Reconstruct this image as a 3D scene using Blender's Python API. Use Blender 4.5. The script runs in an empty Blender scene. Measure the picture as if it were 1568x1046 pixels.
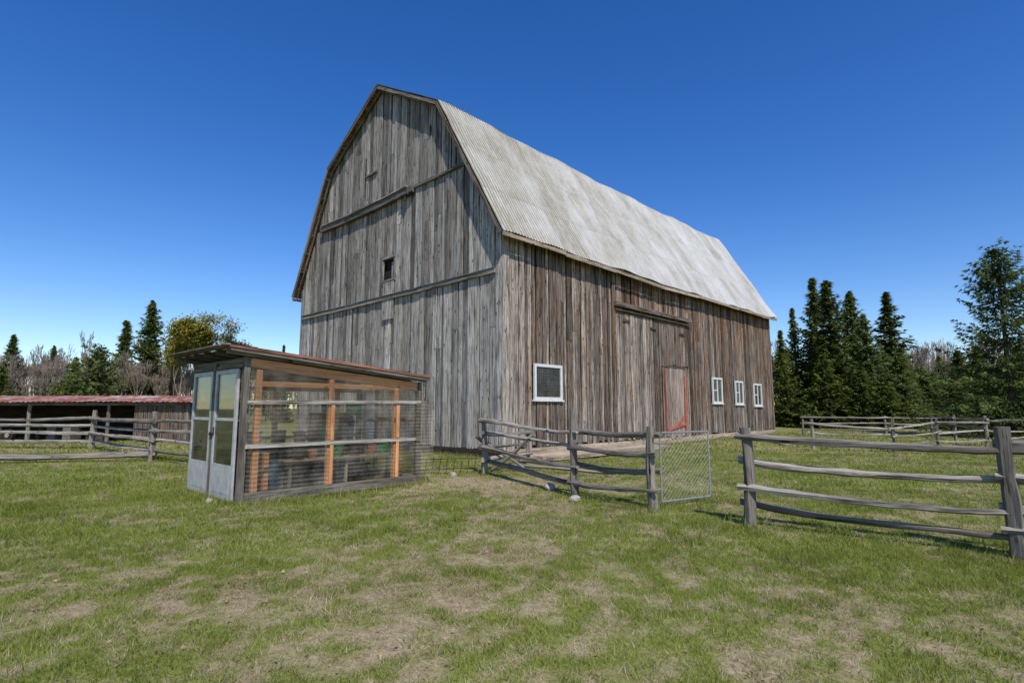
import bpy, math, random
import numpy as np
from mathutils import Vector, Matrix
random.seed(7); rng=np.random.default_rng(7)
scene=bpy.context.scene
COL=scene.collection
R=random.uniform

# ------------------------------------------------------------------ noise
_lat=np.random.default_rng(3).random((256,256))
def vnoise(x,y):
    x=np.asarray(x,float);y=np.asarray(y,float)
    xi=np.floor(x).astype(int);yi=np.floor(y).astype(int)
    fx=x-xi;fy=y-yi;fx=fx*fx*(3-2*fx);fy=fy*fy*(3-2*fy)
    g=lambda a,b:_lat[a%256,b%256]
    return (g(xi,yi)*(1-fx)+g(xi+1,yi)*fx)*(1-fy)+(g(xi,yi+1)*(1-fx)+g(xi+1,yi+1)*fx)*fy
def fbm(x,y,o=4):
    s=0;a=.5;t=0
    for i in range(o):
        s=s+a*vnoise(x*2**i+17*i,y*2**i+31*i);t+=a;a*=.55
    return s/t
def H(x,y):
    return (fbm(np.asarray(x)*.35,np.asarray(y)*.35,3)-.5)*.12
def dry(x,y):
    x=np.asarray(x,float);y=np.asarray(y,float)
    n=fbm(x*1.1+5,y*1.1+9,4)
    f=fbm(x*6.5,y*6.5,4)
    d=(n-.5)*1.3+(f-.5)*2.4+.22
    g=lambda cx,cy,sx,sy:np.exp(-((x-cx)/sx)**2-((y-cy)/sy)**2)
    d=d+.24*g(-1.8,4.2,2.8,1.3)+.20*g(.2,7.0,1.3,2.4)+.75*g(-1.0,12.0,2.0,1.7)+.35*g(1.5,12.5,2.5,2)
    d=d-.25*g(-6,7,3.2,3)-.25*g(4,6,2.5,2)-.25*g(-8,12,5,3)-.15*g(8,13,5,5)
    return np.clip(d,0,1)

# ------------------------------------------------------------------ node helpers
def newmat(name):
    m=bpy.data.materials.new(name);m.use_nodes=True
    nt=m.node_tree;nt.nodes.clear()
    out=nt.nodes.new('ShaderNodeOutputMaterial')
    return m,nt,out
def N(nt,t,**k):
    n=nt.nodes.new(t)
    for a,b in k.items(): setattr(n,a,b)
    return n
def ramp(nt,fac,stops):
    r=nt.nodes.new('ShaderNodeValToRGB');e=r.color_ramp.elements
    while len(e)<len(stops): e.new(.5)
    for i,(p,c) in enumerate(stops):
        e[i].position=p;e[i].color=(c[0],c[1],c[2],1)
    nt.links.new(fac,r.inputs[0]);return r.outputs[0]
def mixc(nt,fac,a,b,mode='MIX'):
    m=nt.nodes.new('ShaderNodeMix');m.data_type='RGBA';m.blend_type=mode
    for s,v in ((0,fac),(6,a),(7,b)):
        if isinstance(v,(int,float)): m.inputs[s].default_value=v
        elif isinstance(v,tuple): m.inputs[s].default_value=(v[0],v[1],v[2],1)
        else: nt.links.new(v,m.inputs[s])
    return m.outputs[2]
def math_(nt,op,a,b=0.0,clamp=False):
    m=nt.nodes.new('ShaderNodeMath');m.operation=op;m.use_clamp=clamp
    for s,v in ((0,a),(1,b)):
        if isinstance(v,(int,float)): m.inputs[s].default_value=v
        else: nt.links.new(v,m.inputs[s])
    return m.outputs[0]
def noise(nt,vec,scale,detail=4,rough=.55,sc=None):
    if sc is not None:
        mp=nt.nodes.new('ShaderNodeMapping');mp.inputs['Scale'].default_value=sc
        nt.links.new(vec,mp.inputs[0]);vec=mp.outputs[0]
    n=nt.nodes.new('ShaderNodeTexNoise');n.inputs['Scale'].default_value=scale
    n.inputs['Detail'].default_value=detail;n.inputs['Roughness'].default_value=rough
    nt.links.new(vec,n.inputs['Vector']);return n.outputs[0]
def attr(nt,name):
    a=nt.nodes.new('ShaderNodeAttribute');a.attribute_name=name;return a
def principled(nt,out,col,rough=.8,metal=0.0,bump=None,bstr=.3,bdist=.01,spec=.3):
    p=nt.nodes.new('ShaderNodeBsdfPrincipled')
    if isinstance(col,tuple): p.inputs['Base Color'].default_value=(*col,1)
    else: nt.links.new(col,p.inputs['Base Color'])
    if isinstance(rough,(int,float)): p.inputs['Roughness'].default_value=rough
    else: nt.links.new(rough,p.inputs['Roughness'])
    p.inputs['Metallic'].default_value=metal
    p.inputs['Specular IOR Level'].default_value=spec
    if bump is not None:
        b=nt.nodes.new('ShaderNodeBump');b.inputs['Strength'].default_value=bstr;b.inputs['Distance'].default_value=bdist
        nt.links.new(bump,b.inputs['Height']);nt.links.new(b.outputs[0],p.inputs['Normal'])
    nt.links.new(p.outputs[0],out.inputs[0]);return p

def wood(name,dark,light,warm,warmamt=1.0,bright=1.0,stain=.30):
    """lc: part-local coords, z along the grain; rnd.r tone, rnd.g warmth"""
    m,nt,out=newmat(name)
    lc=attr(nt,'lc').outputs['Vector'];rn=attr(nt,'rnd')
    sep=N(nt,'ShaderNodeSeparateColor');nt.links.new(rn.outputs['Color'],sep.inputs[0])
    n1=noise(nt,lc,1,6,.70,(15,15,1.1))
    n2=noise(nt,lc,1,5,.65,(65,65,3.0))
    n3=noise(nt,lc,1,4,.6,(2.5,2.5,.5))
    f=math_(nt,'ADD',math_(nt,'MULTIPLY',n1,.55),math_(nt,'MULTIPLY',n2,.45))
    c=ramp(nt,f,[(.38,dark),(.50,tuple(a*.42+b*.58 for a,b in zip(dark,light))),(.62,light)])
    w=math_(nt,'MULTIPLY',sep.outputs[1],math_(nt,'MULTIPLY',ramp(nt,n3,[(.36,(0,0,0)),(.62,(1,1,1))]),warmamt),True)
    wc=mixc(nt,1.0,c,warm,'MULTIPLY')
    c=mixc(nt,w,c,wc)
    t=math_(nt,'ADD',math_(nt,'MULTIPLY',sep.outputs[0],1.05),.36)
    t=math_(nt,'MULTIPLY',t,bright)
    tc=N(nt,'ShaderNodeCombineColor')
    for i in range(3): nt.links.new(t,tc.inputs[i])
    c=mixc(nt,1.0,c,tc.outputs[0],'MULTIPLY')
    n4=noise(nt,lc,1,4,.65,(30,30,.6))
    st=ramp(nt,n4,[(stain+.06,(.20,.18,.17)),(stain+.13,(1,1,1))])
    c=mixc(nt,1.0,c,st,'MULTIPLY')
    n5=noise(nt,lc,1,4,.65,(4,4,1.0))
    c=mixc(nt,1.0,c,ramp(nt,n5,[(.34,(.60,.58,.56)),(.46,(.95,.95,.95)),(.66,(1.1,1.1,1.1))]),'MULTIPLY')
    vo=N(nt,'ShaderNodeTexVoronoi');vo.inputs['Scale'].default_value=1.0
    mp=N(nt,'ShaderNodeMapping');mp.inputs['Scale'].default_value=(6,6,2.2);nt.links.new(lc,mp.inputs[0]);nt.links.new(mp.outputs[0],vo.inputs['Vector'])
    kn=ramp(nt,vo.outputs['Distance'],[(.10,(.22,.19,.17)),(.17,(1,1,1))])
    c=mixc(nt,1.0,c,kn,'MULTIPLY')
    principled(nt,out,c,.9,0,math_(nt,'ADD',n2,n1),.6,.014,.15)
    return m
M_barn=wood('weathered_barn_board',(.115,.106,.092),(.49,.465,.42),(.98,.79,.61),.75,1.0,.32)
M_side=wood('weathered_brown_board',(.08,.065,.051),(.47,.425,.365),(1.0,.60,.38),1.0,1.0,.35)
M_rail=wood('weathered_split_rail',(.11,.097,.08),(.42,.385,.335),(1,.82,.64),.8,1.0,.28)
M_dark=wood('dark_old_wood',(.03,.026,.022),(.14,.12,.10),(1,.7,.5),.8)
M_beam=wood('dark_grey_beam',(.045,.04,.035),(.23,.215,.19),(1,.8,.6),.6)
M_stud=wood('orange_pine_stud',(.36,.165,.075),(.66,.34,.16),(1,.8,.6),.5,1.0,.2)
M_red=wood('faded_red_board',(.34,.085,.055),(.56,.20,.14),(1,.8,.7),.5,1,.25)
M_pink=wood('faded_door_board',(.13,.10,.082),(.46,.385,.33),(1,.72,.58),.7,1,.3)
M_tan=wood('tan_sill_wood',(.18,.14,.10),(.50,.42,.32),(1,.8,.6),.6)
M_redroofedge=wood('red_brown_edge',(.13,.055,.035),(.38,.18,.12),(1,.7,.6),.6)

def flatmat(name,col,rough=.6,metal=0,var=.25,scale=8):
    m,nt,out=newmat(name)
    tc=N(nt,'ShaderNodeTexCoord')
    n=noise(nt,tc.outputs['Object'],scale,5)
    c=ramp(nt,n,[(.3,tuple(x*(1-var) for x in col)),(.7,tuple(min(1,x*(1+var)) for x in col))])
    principled(nt,out,c,rough,metal,n,.1,.005,.4);return m
M_black=flatmat('interior_shade_black',(.012,.011,.010),1)  # near-black colour standing in for the shade inside the barn
M_white=flatmat('chalky_white_paint',(.62,.62,.59),.6,0,.2,14)
M_doorgrey=flatmat('aluminium_door',(.42,.42,.41),.5,.1,.2,6)
M_galv=flatmat('galvanised_tube',(.38,.39,.39),.45,.6,.15,20)
M_wire=flatmat('galvanised_wire',(.36,.36,.34),.5,.4,.2,20)
M_rock=flatmat('grey_rock',(.34,.31,.27),.9,0,.4,7)
M_blue=flatmat('blue_plastic',(.05,.10,.19),.5,0,.2)
M_green=flatmat('green_plastic',(.04,.22,.07),.5,0,.3)
M_whitepl=flatmat('white_plastic',(.6,.6,.6),.4,0,.1)
M_terra=flatmat('terracotta',(.33,.14,.07),.8,0,.2)
M_soil=flatmat('soil',(.05,.035,.025),1,0,.3)
M_bark=flatmat('spruce_bark',(.09,.07,.055),.95,0,.35,5)
M_bare=flatmat('bare_twigs',(.25,.20,.16),.95,0,.3,1)
M_straw=flatmat('dead_leaf_litter',(.30,.21,.12),.95,0,.4,3)

def glassmat(name,alpha,tint,rough,refl,base=.25):
    m,nt,out=newmat(name)
    tr=N(nt,'ShaderNodeBsdfTransparent');tr.inputs[0].default_value=(*tint,1)
    g=N(nt,'ShaderNodeBsdfGlossy');g.inputs['Roughness'].default_value=rough;g.inputs[0].default_value=(.9,.9,.9,1)
    d=N(nt,'ShaderNodeBsdfDiffuse')
    tc=N(nt,'ShaderNodeTexCoord');n=noise(nt,tc.outputs['Object'],2.2,6,.65)
    c=ramp(nt,n,[(.3,(.34,.30,.22)),(.7,(.62,.57,.46))]);nt.links.new(c,d.inputs[0])
    m1=N(nt,'ShaderNodeMixShader')
    f=math_(nt,'MULTIPLY',math_(nt,'SUBTRACT',n,base),alpha*4,True);nt.links.new(f,m1.inputs[0])
    nt.links.new(tr.outputs[0],m1.inputs[1]);nt.links.new(d.outputs[0],m1.inputs[2])
    fr=N(nt,'ShaderNodeFresnel');fr.inputs[0].default_value=1.4
    m2=N(nt,'ShaderNodeMixShader');nt.links.new(math_(nt,'MULTIPLY',fr.outputs[0],refl),m2.inputs[0])
    nt.links.new(m1.outputs[0],m2.inputs[1]);nt.links.new(g.outputs[0],m2.inputs[2])
    nt.links.new(m2.outputs[0],out.inputs[0]);return m
M_poly=glassmat('clear_corrugated_plastic',.13,(.87,.84,.77),.25,.5,.27)
M_polyback=glassmat('clear_plastic_sheet',.10,(.80,.80,.78),.2,.5,.30)
M_glass=glassmat('dusty_glass',.04,(.84,.87,.86),.03,.9)
def m_win():
    m,nt,out=newmat('dark_window_glass')
    tc=N(nt,'ShaderNodeTexCoord');n=noise(nt,tc.outputs['Object'],3,4)
    c=ramp(nt,n,[(.35,(.012,.014,.016)),(.7,(.07,.075,.075))])
    principled(nt,out,c,.12,0,n,.05,.01,.5);return m
M_win=m_win()

def m_roof():
    m,nt,out=newmat('galvanised_roof_sheets')
    lc=attr(nt,'lc').outputs['Vector']
    s=N(nt,'ShaderNodeSeparateXYZ');nt.links.new(lc,s.inputs[0])
    cy=math_(nt,'FLOOR',math_(nt,'DIVIDE',s.outputs[1],2.35))
    cx=math_(nt,'FLOOR',math_(nt,'DIVIDE',math_(nt,'ADD',s.outputs[0],math_(nt,'MULTIPLY',cy,.27)),.76))
    cb=N(nt,'ShaderNodeCombineXYZ');nt.links.new(cx,cb.inputs[0]);nt.links.new(cy,cb.inputs[1])
    wn=N(nt,'ShaderNodeTexWhiteNoise');nt.links.new(cb.outputs[0],wn.inputs['Vector'])
    n1=noise(nt,lc,1,6,.70,(9,.9,1));n2=noise(nt,lc,1,5,.65,(.5,.35,1));n3=noise(nt,lc,1,4,.6,(30,1.0,1))
    n4=noise(nt,lc,1,5,.7,(11,6,1))
    f=math_(nt,'ADD',math_(nt,'MULTIPLY',n1,.26),math_(nt,'MULTIPLY',n2,.40))
    f=math_(nt,'ADD',f,math_(nt,'MULTIPLY',n3,.18));f=math_(nt,'ADD',f,math_(nt,'MULTIPLY',n4,.16))
    f=math_(nt,'ADD',f,math_(nt,'MULTIPLY',math_(nt,'SUBTRACT',wn.outputs[0],.5),.075))
    f=math_(nt,'ADD',f,math_(nt,'MULTIPLY',math_(nt,'SUBTRACT',s.outputs[0],11.0),.0035))
    c=ramp(nt,f,[(.39,(.245,.225,.17)),(.46,(.34,.325,.275)),(.53,(.43,.42,.39)),(.62,(.52,.52,.505))])
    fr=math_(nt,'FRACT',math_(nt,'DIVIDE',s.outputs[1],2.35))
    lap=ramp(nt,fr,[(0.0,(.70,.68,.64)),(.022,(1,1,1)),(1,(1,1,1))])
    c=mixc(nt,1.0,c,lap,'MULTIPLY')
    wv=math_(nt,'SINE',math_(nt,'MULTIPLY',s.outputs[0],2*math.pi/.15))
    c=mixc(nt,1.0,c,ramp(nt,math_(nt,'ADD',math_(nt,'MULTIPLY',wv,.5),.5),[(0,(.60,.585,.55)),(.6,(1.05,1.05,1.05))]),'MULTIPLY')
    principled(nt,out,c,.55,.15,None,spec=.35);return m
M_roof=m_roof()
def m_shedroof():
    m,nt,out=newmat('rusty_red_roofing')
    lc=attr(nt,'lc').outputs['Vector']
    n1=noise(nt,lc,1,4,.6,(2.2,.5,1));n2=noise(nt,lc,1,4,.6,(9,2,1))
    f=math_(nt,'ADD',math_(nt,'MULTIPLY',n1,.6),math_(nt,'MULTIPLY',n2,.4))
    c=ramp(nt,f,[(.42,(.20,.055,.035)),(.52,(.28,.10,.07)),(.56,(.44,.38,.34)),(.7,(.44,.41,.38))])
    principled(nt,out,c,.8);return m
M_shed=m_shedroof()

def m_foliage(name,c0,c1,c2,trans=.3):
    m,nt,out=newmat(name)
    rn=attr(nt,'rnd');sep=N(nt,'ShaderNodeSeparateColor');nt.links.new(rn.outputs['Color'],sep.inputs[0])
    oi=N(nt,'ShaderNodeObjectInfo')
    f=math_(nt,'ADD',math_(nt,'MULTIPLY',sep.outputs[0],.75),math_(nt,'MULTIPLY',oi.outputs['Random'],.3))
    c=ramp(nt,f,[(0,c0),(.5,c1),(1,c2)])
    d=N(nt,'ShaderNodeBsdfDiffuse');t=N(nt,'ShaderNodeBsdfTranslucent')
    nt.links.new(c,d.inputs[0]);nt.links.new(c,t.inputs[0])
    mx=N(nt,'ShaderNodeMixShader');mx.inputs[0].default_value=trans
    nt.links.new(d.outputs[0],mx.inputs[1]);nt.links.new(t.outputs[0],mx.inputs[2]);nt.links.new(mx.outputs[0],out.inputs[0]);return m
M_spruce=m_foliage('spruce_needles',(.032,.044,.010),(.088,.115,.025),(.18,.21,.052),.35)
M_bluespruce=m_foliage('spruce_needles_cool',(.036,.05,.016),(.10,.135,.042),(.20,.24,.075),.35)
M_bud=m_foliage('budding_leaves',(.13,.12,.02),(.26,.24,.04),(.40,.35,.08),.4)

def m_ground():
    m,nt,out=newmat('pasture_ground')
    rn=attr(nt,'rnd');sep=N(nt,'ShaderNodeSeparateColor');nt.links.new(rn.outputs['Color'],sep.inputs[0])
    g=N(nt,'ShaderNodeNewGeometry')
    n1=noise(nt,g.outputs['Position'],14,6,.7);n2=noise(nt,g.outputs['Position'],60,4,.7);n3=noise(nt,g.outputs['Position'],2.3,5,.6)
    f=math_(nt,'ADD',math_(nt,'MULTIPLY',n1,.5),math_(nt,'MULTIPLY',n2,.5))
    green=ramp(nt,f,[(.36,(.09,.098,.02)),(.52,(.17,.20,.04)),(.66,(.28,.29,.09))])
    drc=ramp(nt,f,[(.34,(.12,.09,.05)),(.5,(.31,.245,.145)),(.66,(.48,.40,.27))])
    a=math_(nt,'ADD',sep.outputs[0],math_(nt,'MULTIPLY',math_(nt,'SUBTRACT',n3,.5),.5),True)
    c=mixc(nt,a,green,drc)
    principled(nt,out,c,1,0,f,.5,.03,.1);return m
M_ground=m_ground()
def m_grass():
    m,nt,out=newmat('grass_blades')
    rn=attr(nt,'rnd');sep=N(nt,'ShaderNodeSeparateColor');nt.links.new(rn.outputs['Color'],sep.inputs[0])
    green=ramp(nt,sep.outputs[1],[(0,(.10,.14,.018)),(.5,(.20,.255,.038)),(1,(.33,.355,.075))])
    dr=ramp(nt,sep.outputs[1],[(0,(.25,.18,.10)),(.5,(.43,.35,.22)),(1,(.60,.52,.37))])
    c=mixc(nt,sep.outputs[0],green,dr)
    d=N(nt,'ShaderNodeBsdfDiffuse');t=N(nt,'ShaderNodeBsdfTranslucent')
    nt.links.new(c,d.inputs[0]);nt.links.new(c,t.inputs[0])
    mx=N(nt,'ShaderNodeMixShader');mx.inputs[0].default_value=.35
    nt.links.new(d.outputs[0],mx.inputs[1]);nt.links.new(t.outputs[0],mx.inputs[2]);nt.links.new(mx.outputs[0],out.inputs[0]);return m
M_grass=m_grass()

# ------------------------------------------------------------------ mesh builder
def fast_mesh(name,V,F,mats,rnd=None,lc=None,mi=None,smooth=False):
    me=bpy.data.meshes.new(name)
    V=np.asarray(V,np.float32);F=np.asarray(F,np.int32);k=F.shape[1]
    me.vertices.add(len(V));me.vertices.foreach_set('co',V.ravel())
    me.loops.add(F.size);me.loops.foreach_set('vertex_index',F.ravel())
    me.polygons.add(len(F));me.polygons.foreach_set('loop_start',np.arange(0,F.size,k,dtype=np.int32))
    me.polygons.foreach_set('loop_total',np.full(len(F),k,np.int32))
    if mi is not None: me.polygons.foreach_set('material_index',np.asarray(mi,np.int32))
    if smooth: me.polygons.foreach_set('use_smooth',np.ones(len(F),bool))
    if rnd is not None:
        a=me.attributes.new('rnd','FLOAT_COLOR','POINT');a.data.foreach_set('color',np.asarray(rnd,np.float32).ravel())
    if lc is not None:
        a=me.attributes.new('lc','FLOAT_VECTOR','POINT');a.data.foreach_set('vector',np.asarray(lc,np.float32).ravel())
    for m in mats: me.materials.append(m)
    me.update(calc_edges=True);me.validate();return me
def obj(name,me,parent=None,loc=None,rot=None,scale=None):
    o=bpy.data.objects.new(name,me);COL.objects.link(o)
    if parent: o.parent=parent
    if loc is not None:o.location=loc
    if rot is not None:o.rotation_euler=rot
    if scale is not None:o.scale=scale
    return o
def empty(name,loc=(0,0,0),rz=0):
    o=bpy.data.objects.new(name,None);COL.objects.link(o);o.location=loc;o.rotation_euler=(0,0,rz);o.empty_display_size=.5;return o

class MB:
    def __init__(s): s.v=[];s.f=[];s.r=[];s.l=[];s.m=[];s.sm=[]
    def add(s,vs,fs,lc,rnd,mi=0,smooth=False,rnd2=None):
        b=len(s.v);off=(R(0,50),R(0,50),R(0,50))
        s.v+=[tuple(p) for p in vs];s.l+=[(p[0]+off[0],p[1]+off[1],p[2]+off[2]) for p in lc]
        if rnd2 is None: s.r+=[(*rnd,0,1)]*len(vs)
        else: s.r+=[(*rnd,0,1)]*4+[(*rnd2,0,1)]*4
        s.f+=[tuple(b+i for i in f) for f in fs];s.m+=[mi]*len(fs);s.sm+=[smooth]*len(fs)
    BF=[(0,3,2,1),(4,5,6,7),(0,1,5,4),(1,2,6,5),(2,3,7,6),(3,0,4,7)]
    def hexa(s,vs,axis,rnd=None,mi=0,rnd2=None):
        rnd=rnd or (R(0,1),R(0,1))
        if axis=='z': lc=[(p[0],p[1],p[2]) for p in vs]
        elif axis=='x': lc=[(p[1],p[2],p[0]) for p in vs]
        else: lc=[(p[0],p[2],p[1]) for p in vs]
        s.add(vs,s.BF,lc,rnd,mi,False,rnd2)
    def box(s,a,b,axis='z',rnd=None,mi=0):
        x0,y0,z0=a;x1,y1,z1=b
        s.hexa([(x0,y0,z0),(x1,y0,z0),(x1,y1,z0),(x0,y1,z0),(x0,y0,z1),(x1,y0,z1),(x1,y1,z1),(x0,y1,z1)],axis,rnd,mi)
    def beam(s,a,b,w,h,rnd=None,mi=0,up=(0,0,1)):
        a=Vector(a);b=Vector(b);d=(b-a);L=d.length;d.normalize();u=Vector(up)
        x=d.cross(u)
        if x.length<1e-3: x=d.cross(Vector((1,0,0)))
        x.normalize();y=x.cross(d).normalized()
        vs=[];lc=[]
        for t,p in ((0,a),(L,b)):
            for i,j in ((-1,-1),(1,-1),(1,1),(-1,1)):
                vs.append(p+x*(i*w/2)+y*(j*h/2));lc.append((i*w/2,j*h/2,t))
        s.add(vs,s.BF,lc,rnd or (R(0,1),R(0,1)),mi)
    def log(s,a,b,r0,r1,n=8,segs=8,wob=.02,rough=.2,rnd=None,mi=0,sag=0,flat=1.0):
        a=Vector(a);b=Vector(b);d=(b-a);L=d.length;d.normalize()
        x=d.cross(Vector((0,0,1)))
        if x.length<1e-2: x=Vector((1,0,0))
        x.normalize();y=x.cross(d).normalized()
        rad=[1+R(-rough,rough) for _ in range(n)];ph=R(0,6);ph2=R(0,6);ph3=R(0,6);fq=R(2.2,4.5);tw=R(-1.2,1.2)*min(1,rough*5)
        vs=[];lc=[];fs=[];jx=jy=0
        for k in range(segs+1):
            t=k/segs;e=min(1,8*t,8*(1-t)) if wob else 0
            jx=.6*jx+R(-.3,.3)*wob;jy=.6*jy+R(-.3,.3)*wob
            p=a+d*(L*t)+x*e*(wob*math.sin(ph+t*fq)+jx)+y*e*(wob*math.sin(ph2+t*fq)+.3*wob*math.sin(ph3+t*8)-sag*4*t*(1-t)+jy)
            r=r0+(r1-r0)*t
            if rough: r*=1+R(-.10,.10)
            for i in range(n):
                an=2*math.pi*i/n;rr=r*rad[i]*(1+R(-.08,.08) if rough else 1);an2=an+tw*t
                vs.append(p+x*(math.cos(an2)*rr*flat)+y*(math.sin(an2)*rr));lc.append((math.cos(an)*rr,math.sin(an)*rr,L*t))
        for k in range(segs):
            for i in range(n):
                j=(i+1)%n;fs.append((k*n+i,k*n+j,(k+1)*n+j,(k+1)*n+i))
        fs.append(tuple(range(n))[::-1]);fs.append(tuple(segs*n+i for i in range(n)))
        s.add(vs,fs,lc,rnd or (R(0,1),R(0,1)),mi,False)
    def mesh(s,name,mats):
        me=bpy.data.meshes.new(name);me.from_pydata(s.v,[],s.f)
        me.polygons.foreach_set('material_index',s.m);me.polygons.foreach_set('use_smooth',s.sm)
        a=me.attributes.new('rnd','FLOAT_COLOR','POINT');a.data.foreach_set('color',np.asarray(s.r,np.float32).ravel())
        a=me.attributes.new('lc','FLOAT_VECTOR','POINT');a.data.foreach_set('vector',np.asarray(s.l,np.float32).ravel())
        for m in mats: me.materials.append(m)
        me.update();return me

# ------------------------------------------------------------------ camera, sun, sky
cam=bpy.data.cameras.new('camera');co=bpy.data.objects.new('camera',cam);COL.objects.link(co)
cam.lens=19.32;cam.sensor_width=36;cam.clip_end=3000;cam.clip_start=.05
co.location=(0,0,1.6);co.rotation_euler=(math.radians(90+6.91),0,0)
scene.camera=co
el=math.radians(50);tosun=Vector((.29*math.cos(el),-.957*math.cos(el),math.sin(el)))
sl=bpy.data.lights.new('sun','SUN');sl.energy=4.5;sl.angle=math.radians(.5);sl.color=(1,.95,.87)
so=bpy.data.objects.new('sun',sl);COL.objects.link(so);so.rotation_euler=tosun.to_track_quat('Z','Y').to_euler();so.location=(10,-20,30)
w=bpy.data.worlds.new('World');scene.world=w;w.use_nodes=True;nt=w.node_tree
bg=nt.nodes['Background'];sk=nt.nodes.new('ShaderNodeTexSky');sk.sky_type='NISHITA';sk.sun_disc=False
sk.sun_elevation=el;sk.sun_rotation=math.atan2(.29,-.957);sk.air_density=1.0;sk.dust_density=.2;sk.ozone_density=2.5;sk.altitude=300
hs=nt.nodes.new('ShaderNodeHueSaturation');hs.inputs['Hue'].default_value=.514;hs.inputs['Saturation'].default_value=1.36;hs.inputs['Value'].default_value=1.28
nt.links.new(sk.outputs[0],hs.inputs['Color']);nt.links.new(hs.outputs[0],bg.inputs[0]);bg.inputs[1].default_value=.122
scene.view_settings.view_transform='Standard';scene.view_settings.look='None';scene.view_settings.exposure=0

# ------------------------------------------------------------------ ground
def grid(name,xs,ys,mat=M_ground):
    X,Y=np.meshgrid(xs,ys);Z=H(X,Y)
    V=np.stack([X,Y,Z],-1).reshape(-1,3);nx=len(xs);ny=len(ys)
    i,j=np.meshgrid(np.arange(nx-1),np.arange(ny-1));b=(j*nx+i).ravel()
    F=np.stack([b,b+1,b+nx+1,b+nx],-1)
    d=dry(V[:,0],V[:,1]);rnd=np.stack([d,d,d,np.ones_like(d)],-1)
    return fast_mesh(name,V,F,[mat],rnd)
xs=np.concatenate([np.linspace(-900,-60,30)[:-1],np.linspace(-60,-20,60)[:-1],np.linspace(-20,20,400)[:-1],np.linspace(20,60,60)[:-1],np.linspace(60,900,30)])
ys=np.concatenate([np.linspace(-200,-2,20)[:-1],np.linspace(-2,22,240)[:-1],np.linspace(22,60,70)[:-1],np.linspace(60,1500,40)])
obj('ground',grid('ground',xs,ys))

def blades(area,n,hgt,wid,seed):
    r=np.random.default_rng(seed);x0,x1,y0,y1,slope=area
    y=r.uniform(y0,y1,int(n*2.2));x=r.uniform(-1,1,len(y))*(slope*y1+1)
    k=np.abs(x)<slope*y+1;x=x[k][:n];y=y[k][:n]
    d=dry(x,y);cl=fbm(x*6,y*6,2)
    keep=r.random(len(x))<np.clip(1.05-.6*d+(cl-.5)*1.4,.12,1)
    rr=(x+.33)*.698+(y-17.7)*.716;ss=-(x+.33)*.716+(y-17.7)*.698
    keep&=~((rr>0)&(ss>0))&~((rr>.4)&(rr<7.6)&(ss>-1.75)&(ss<0))
    x=x[keep];y=y[keep];d=d[keep];n=len(x)
    tuft=np.clip((fbm(x*3.1+40,y*3.1,3)-.58)*6,0,1)
    h=hgt*r.uniform(.5,1.4,n)*(1-.45*d)*(1+.7*(fbm(x*2,y*2,2)-.5))*(1+.7*tuft)
    a=r.uniform(0,2*np.pi,n);w=wid*r.uniform(.6,1.4,n)
    le=r.normal(0,.55,(n,2))*h[:,None]*(1+.8*d[:,None])
    z=H(x,y)-.004
    dx=np.cos(a)*w/2;dy=np.sin(a)*w/2
    V=np.stack([np.stack([x-dx,y-dy,z],-1),np.stack([x+dx,y+dy,z],-1),np.stack([x+le[:,0],y+le[:,1],z+h],-1)],1).reshape(-1,3)
    F=np.arange(3*n).reshape(-1,3)
    dd=np.clip((d>r.random(n)*.9+.05)*.85+r.uniform(0,.25,n)-.05,0,1);g=np.clip(r.random(n)*.8+.9*(fbm(x*1.3+70,y*1.3,3)-.4),0,1)
    rnd=np.repeat(np.stack([dd,g,g,np.ones(n)],-1),3,0)
    return V,F,rnd
Vs=[];Fs=[];Rs=[];b=0
for ar,n,h,wd,sd in [((0,0,2.4,6.5,1.15),250000,.045,.006,1),((0,0,6.5,11,1.1),230000,.048,.009,2),((0,0,11,20,1.1),210000,.055,.015,3),((0,0,20,46,1.05),150000,.08,.04,4)]:
    V,F,r_=blades(ar,n,h,wd,sd);Vs.append(V);Fs.append(F+b);Rs.append(r_);b+=len(V)
def tufts(pts,seed,rad=.16,n=90,h=.16):
    r=np.random.default_rng(seed);P=np.repeat(np.array(pts,float),n,0);m=len(P)
    x=P[:,0]+r.normal(0,rad,m);y=P[:,1]+r.normal(0,rad,m);z=H(x,y)-.01
    hh=h*r.uniform(.3,1.2,m);a=r.uniform(0,6.28,m);w_=.012*r.uniform(.6,1.3,m);le=r.normal(0,.35,(m,2))*hh[:,None]
    V=np.stack([np.stack([x-np.cos(a)*w_/2,y-np.sin(a)*w_/2,z],-1),np.stack([x+np.cos(a)*w_/2,y+np.sin(a)*w_/2,z],-1),np.stack([x+le[:,0],y+le[:,1],z+hh],-1)],1).reshape(-1,3)
    g=r.random(m);rnd=np.repeat(np.stack([(r.random(m)<.35)*.8,g,g,np.ones(m)],-1),3,0)
    return V,np.arange(3*m).reshape(-1,3),rnd
U=np.array((.698,.716));Vv=np.array((-.716,.698));C0=np.array((-.33,17.7))
pts=[(3.28,7.78),(5.46,6.13),(-.69,13.85),(1.17,10.31),(2.22,8.9),(-11.1,17.25),(-16.3,21.6),(2.45,9.2),(3.42,9.75)]
pts+=[tuple(C0+U*t-Vv*.22) for t in np.arange(8.2,24,.35)]+[tuple(C0+Vv*t-U*.2) for t in np.arange(0,14.6,.3)]
g1_=np.array((.68,.733));g2_=np.array((-.733,.68));gc=np.array((-4.59,9.49))
pts+=[tuple(gc+g1_*t-g2_*.14) for t in np.arange(.1,4.0,.25)]+[tuple(gc+g2_*t-g1_*.16) for t in np.arange(0,2.4,.3)]
V,F,r_=tufts(pts,9);Vs.append(V);Fs.append(F+b);Rs.append(r_)
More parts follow.
